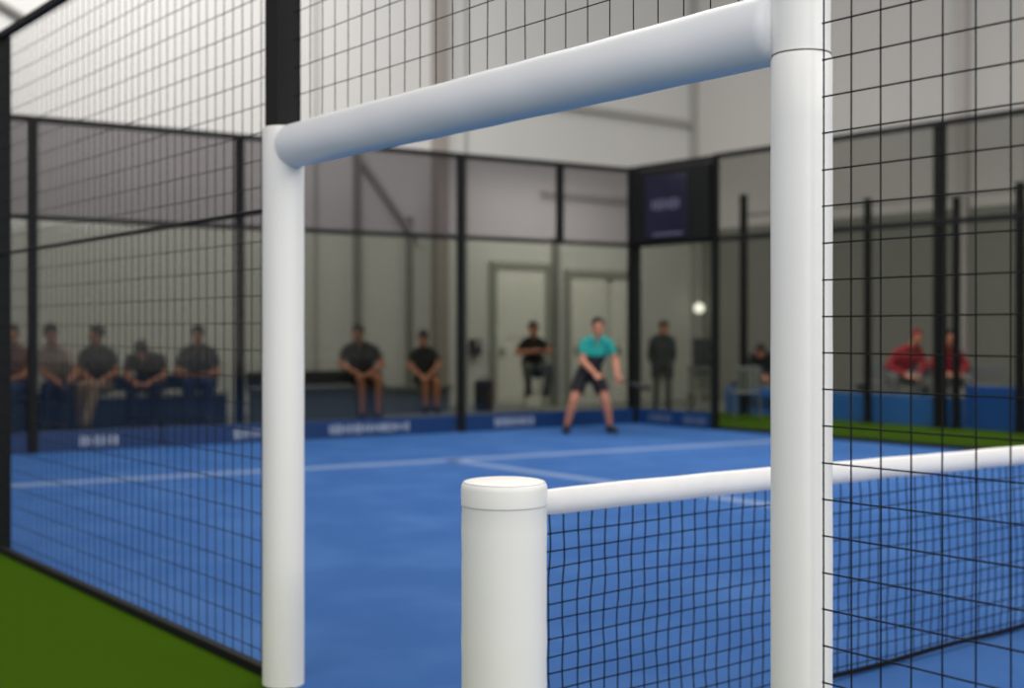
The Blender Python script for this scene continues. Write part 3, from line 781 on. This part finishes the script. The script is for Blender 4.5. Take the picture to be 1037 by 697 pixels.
# right, beyond the barrier
J = seated(.58, head=(.24, -.10), lean=.12, wrists=((.0, -.42, .72), (.2, -.42, .72)), elbows=((-.22, -.16, .85), (.36, -.2, .88)))
person('person in red leaning to one side on bench between two black posts', (17.66, 12.28, 0), YAW, J, 'red', 'grey_tr', 'trousers', 'skin2', sleeve=2, cap_hair='red', bulk=1.05)
J = seated(.58, head=(.0, -.05), lean=.1)
person('person in red half hidden behind the thickest black post', (17.70, 11.42, 0), YAW, J, 'red', 'grey_tr', 'trousers', 'skin2', sleeve=2, bulk=.95)
J = seated(.555, head=(-.1, -.20), lean=.28, wrists=((-.1, -.5, .62), (.12, -.5, .62)))
J['head'] = (-.16, -.42, 1.06); J['neck'] = (-.1, -.31, 1.03); J['chest'] = (-.04, -.15, .92); J['sh0'] = (-.27, -.25, .98); J['sh1'] = (.11, -.25, .98)
person('person in grey jacket hunched on the bench beside the big white post', (17.55, 15.0, 0), YAW, J, 'coat', 'grey_tr', 'trousers', 'skin2', sleeve=2, tilt=.6)

# ------------------------------------------------------------------ light
w = bpy.data.worlds.new('hall_daylight'); sc.world = w; w.use_nodes = True
bg_ = w.node_tree.nodes['Background']; bg_.inputs['Color'].default_value = (1, .985, .965, 1); bg_.inputs['Strength'].default_value = .64
def area(name, loc, target, size, power, col=(1, .985, .955), spread=PI):
    l = bpy.data.lights.new(name, 'AREA'); l.shape = 'RECTANGLE'; l.size, l.size_y = size; l.energy = power; l.color = col; l.spread = spread
    o = bpy.data.objects.new(name, l); COL.objects.link(o); o.location = loc
    o.rotation_euler = (V(target)-V(loc)).to_track_quat('-Z', 'Y').to_euler(); return o
area('hall_lamp_front', (6.5, -7.5, 6.0), (3, 4, 1), (6, 3), 520)
area('hall_lamp_court', (8, 7, 8.5), (8, 7, 0), (6, 8), 740)
area('fill_back_wall', (6.5, 14.4, 9.0), (7.5, 18.2, 5.0), (7, 1.5), 370)  # added fill that brightens the left of the back wall, no lamp hangs here
area('fill_corridor', (15.0, 16.6, 4.2), (15.2, 17.6, 0), (3, .5), 80)  # invented light, lifts the doors and wall behind the end glass
area('fill_far_strip', (15.2, 9.5, 7.5), (15.2, 9.5, 0), (1.5, 8), 300, spread=1.7)  # made-up source over the far turf, brightens the green strip and barrier
area('fill_header', (-4.0, -.5, 6.0), (2.4, 3.0, 1.2), (4, 4), 165)  # added fill from the camera side for the front of the header pad
area('fill_pads', (1.2, -6.8, 5.2), (2.4, 3.0, 1.2), (4, 3), 260)  # extra fill behind the camera, put in to whiten the padding

# ------------------------------------------------------------------ camera
cam = bpy.data.cameras.new('camera'); co = bpy.data.objects.new('camera', cam); COL.objects.link(co)
co.location = (0, 0, 1.43); co.rotation_euler = (PI/2, 0, YAW)
cam.sensor_width = 36; cam.lens = 1272/1037*36; cam.shift_y = -13.5/1037
cam.clip_start = .05; cam.clip_end = 200
cam.dof.use_dof = True; cam.dof.focus_distance = 3.3; cam.dof.aperture_fstop = 44.16/1000/.024
sc.camera = co

sc.view_settings.view_transform = 'Standard'; sc.view_settings.look = 'None'
sc.view_settings.exposure = 0; sc.view_settings.gamma = 1; sc.view_settings.use_curve_mapping = False
sc.cycles.transparent_max_bounces = 24; sc.cycles.max_bounces = 8; sc.cycles.use_denoising = True
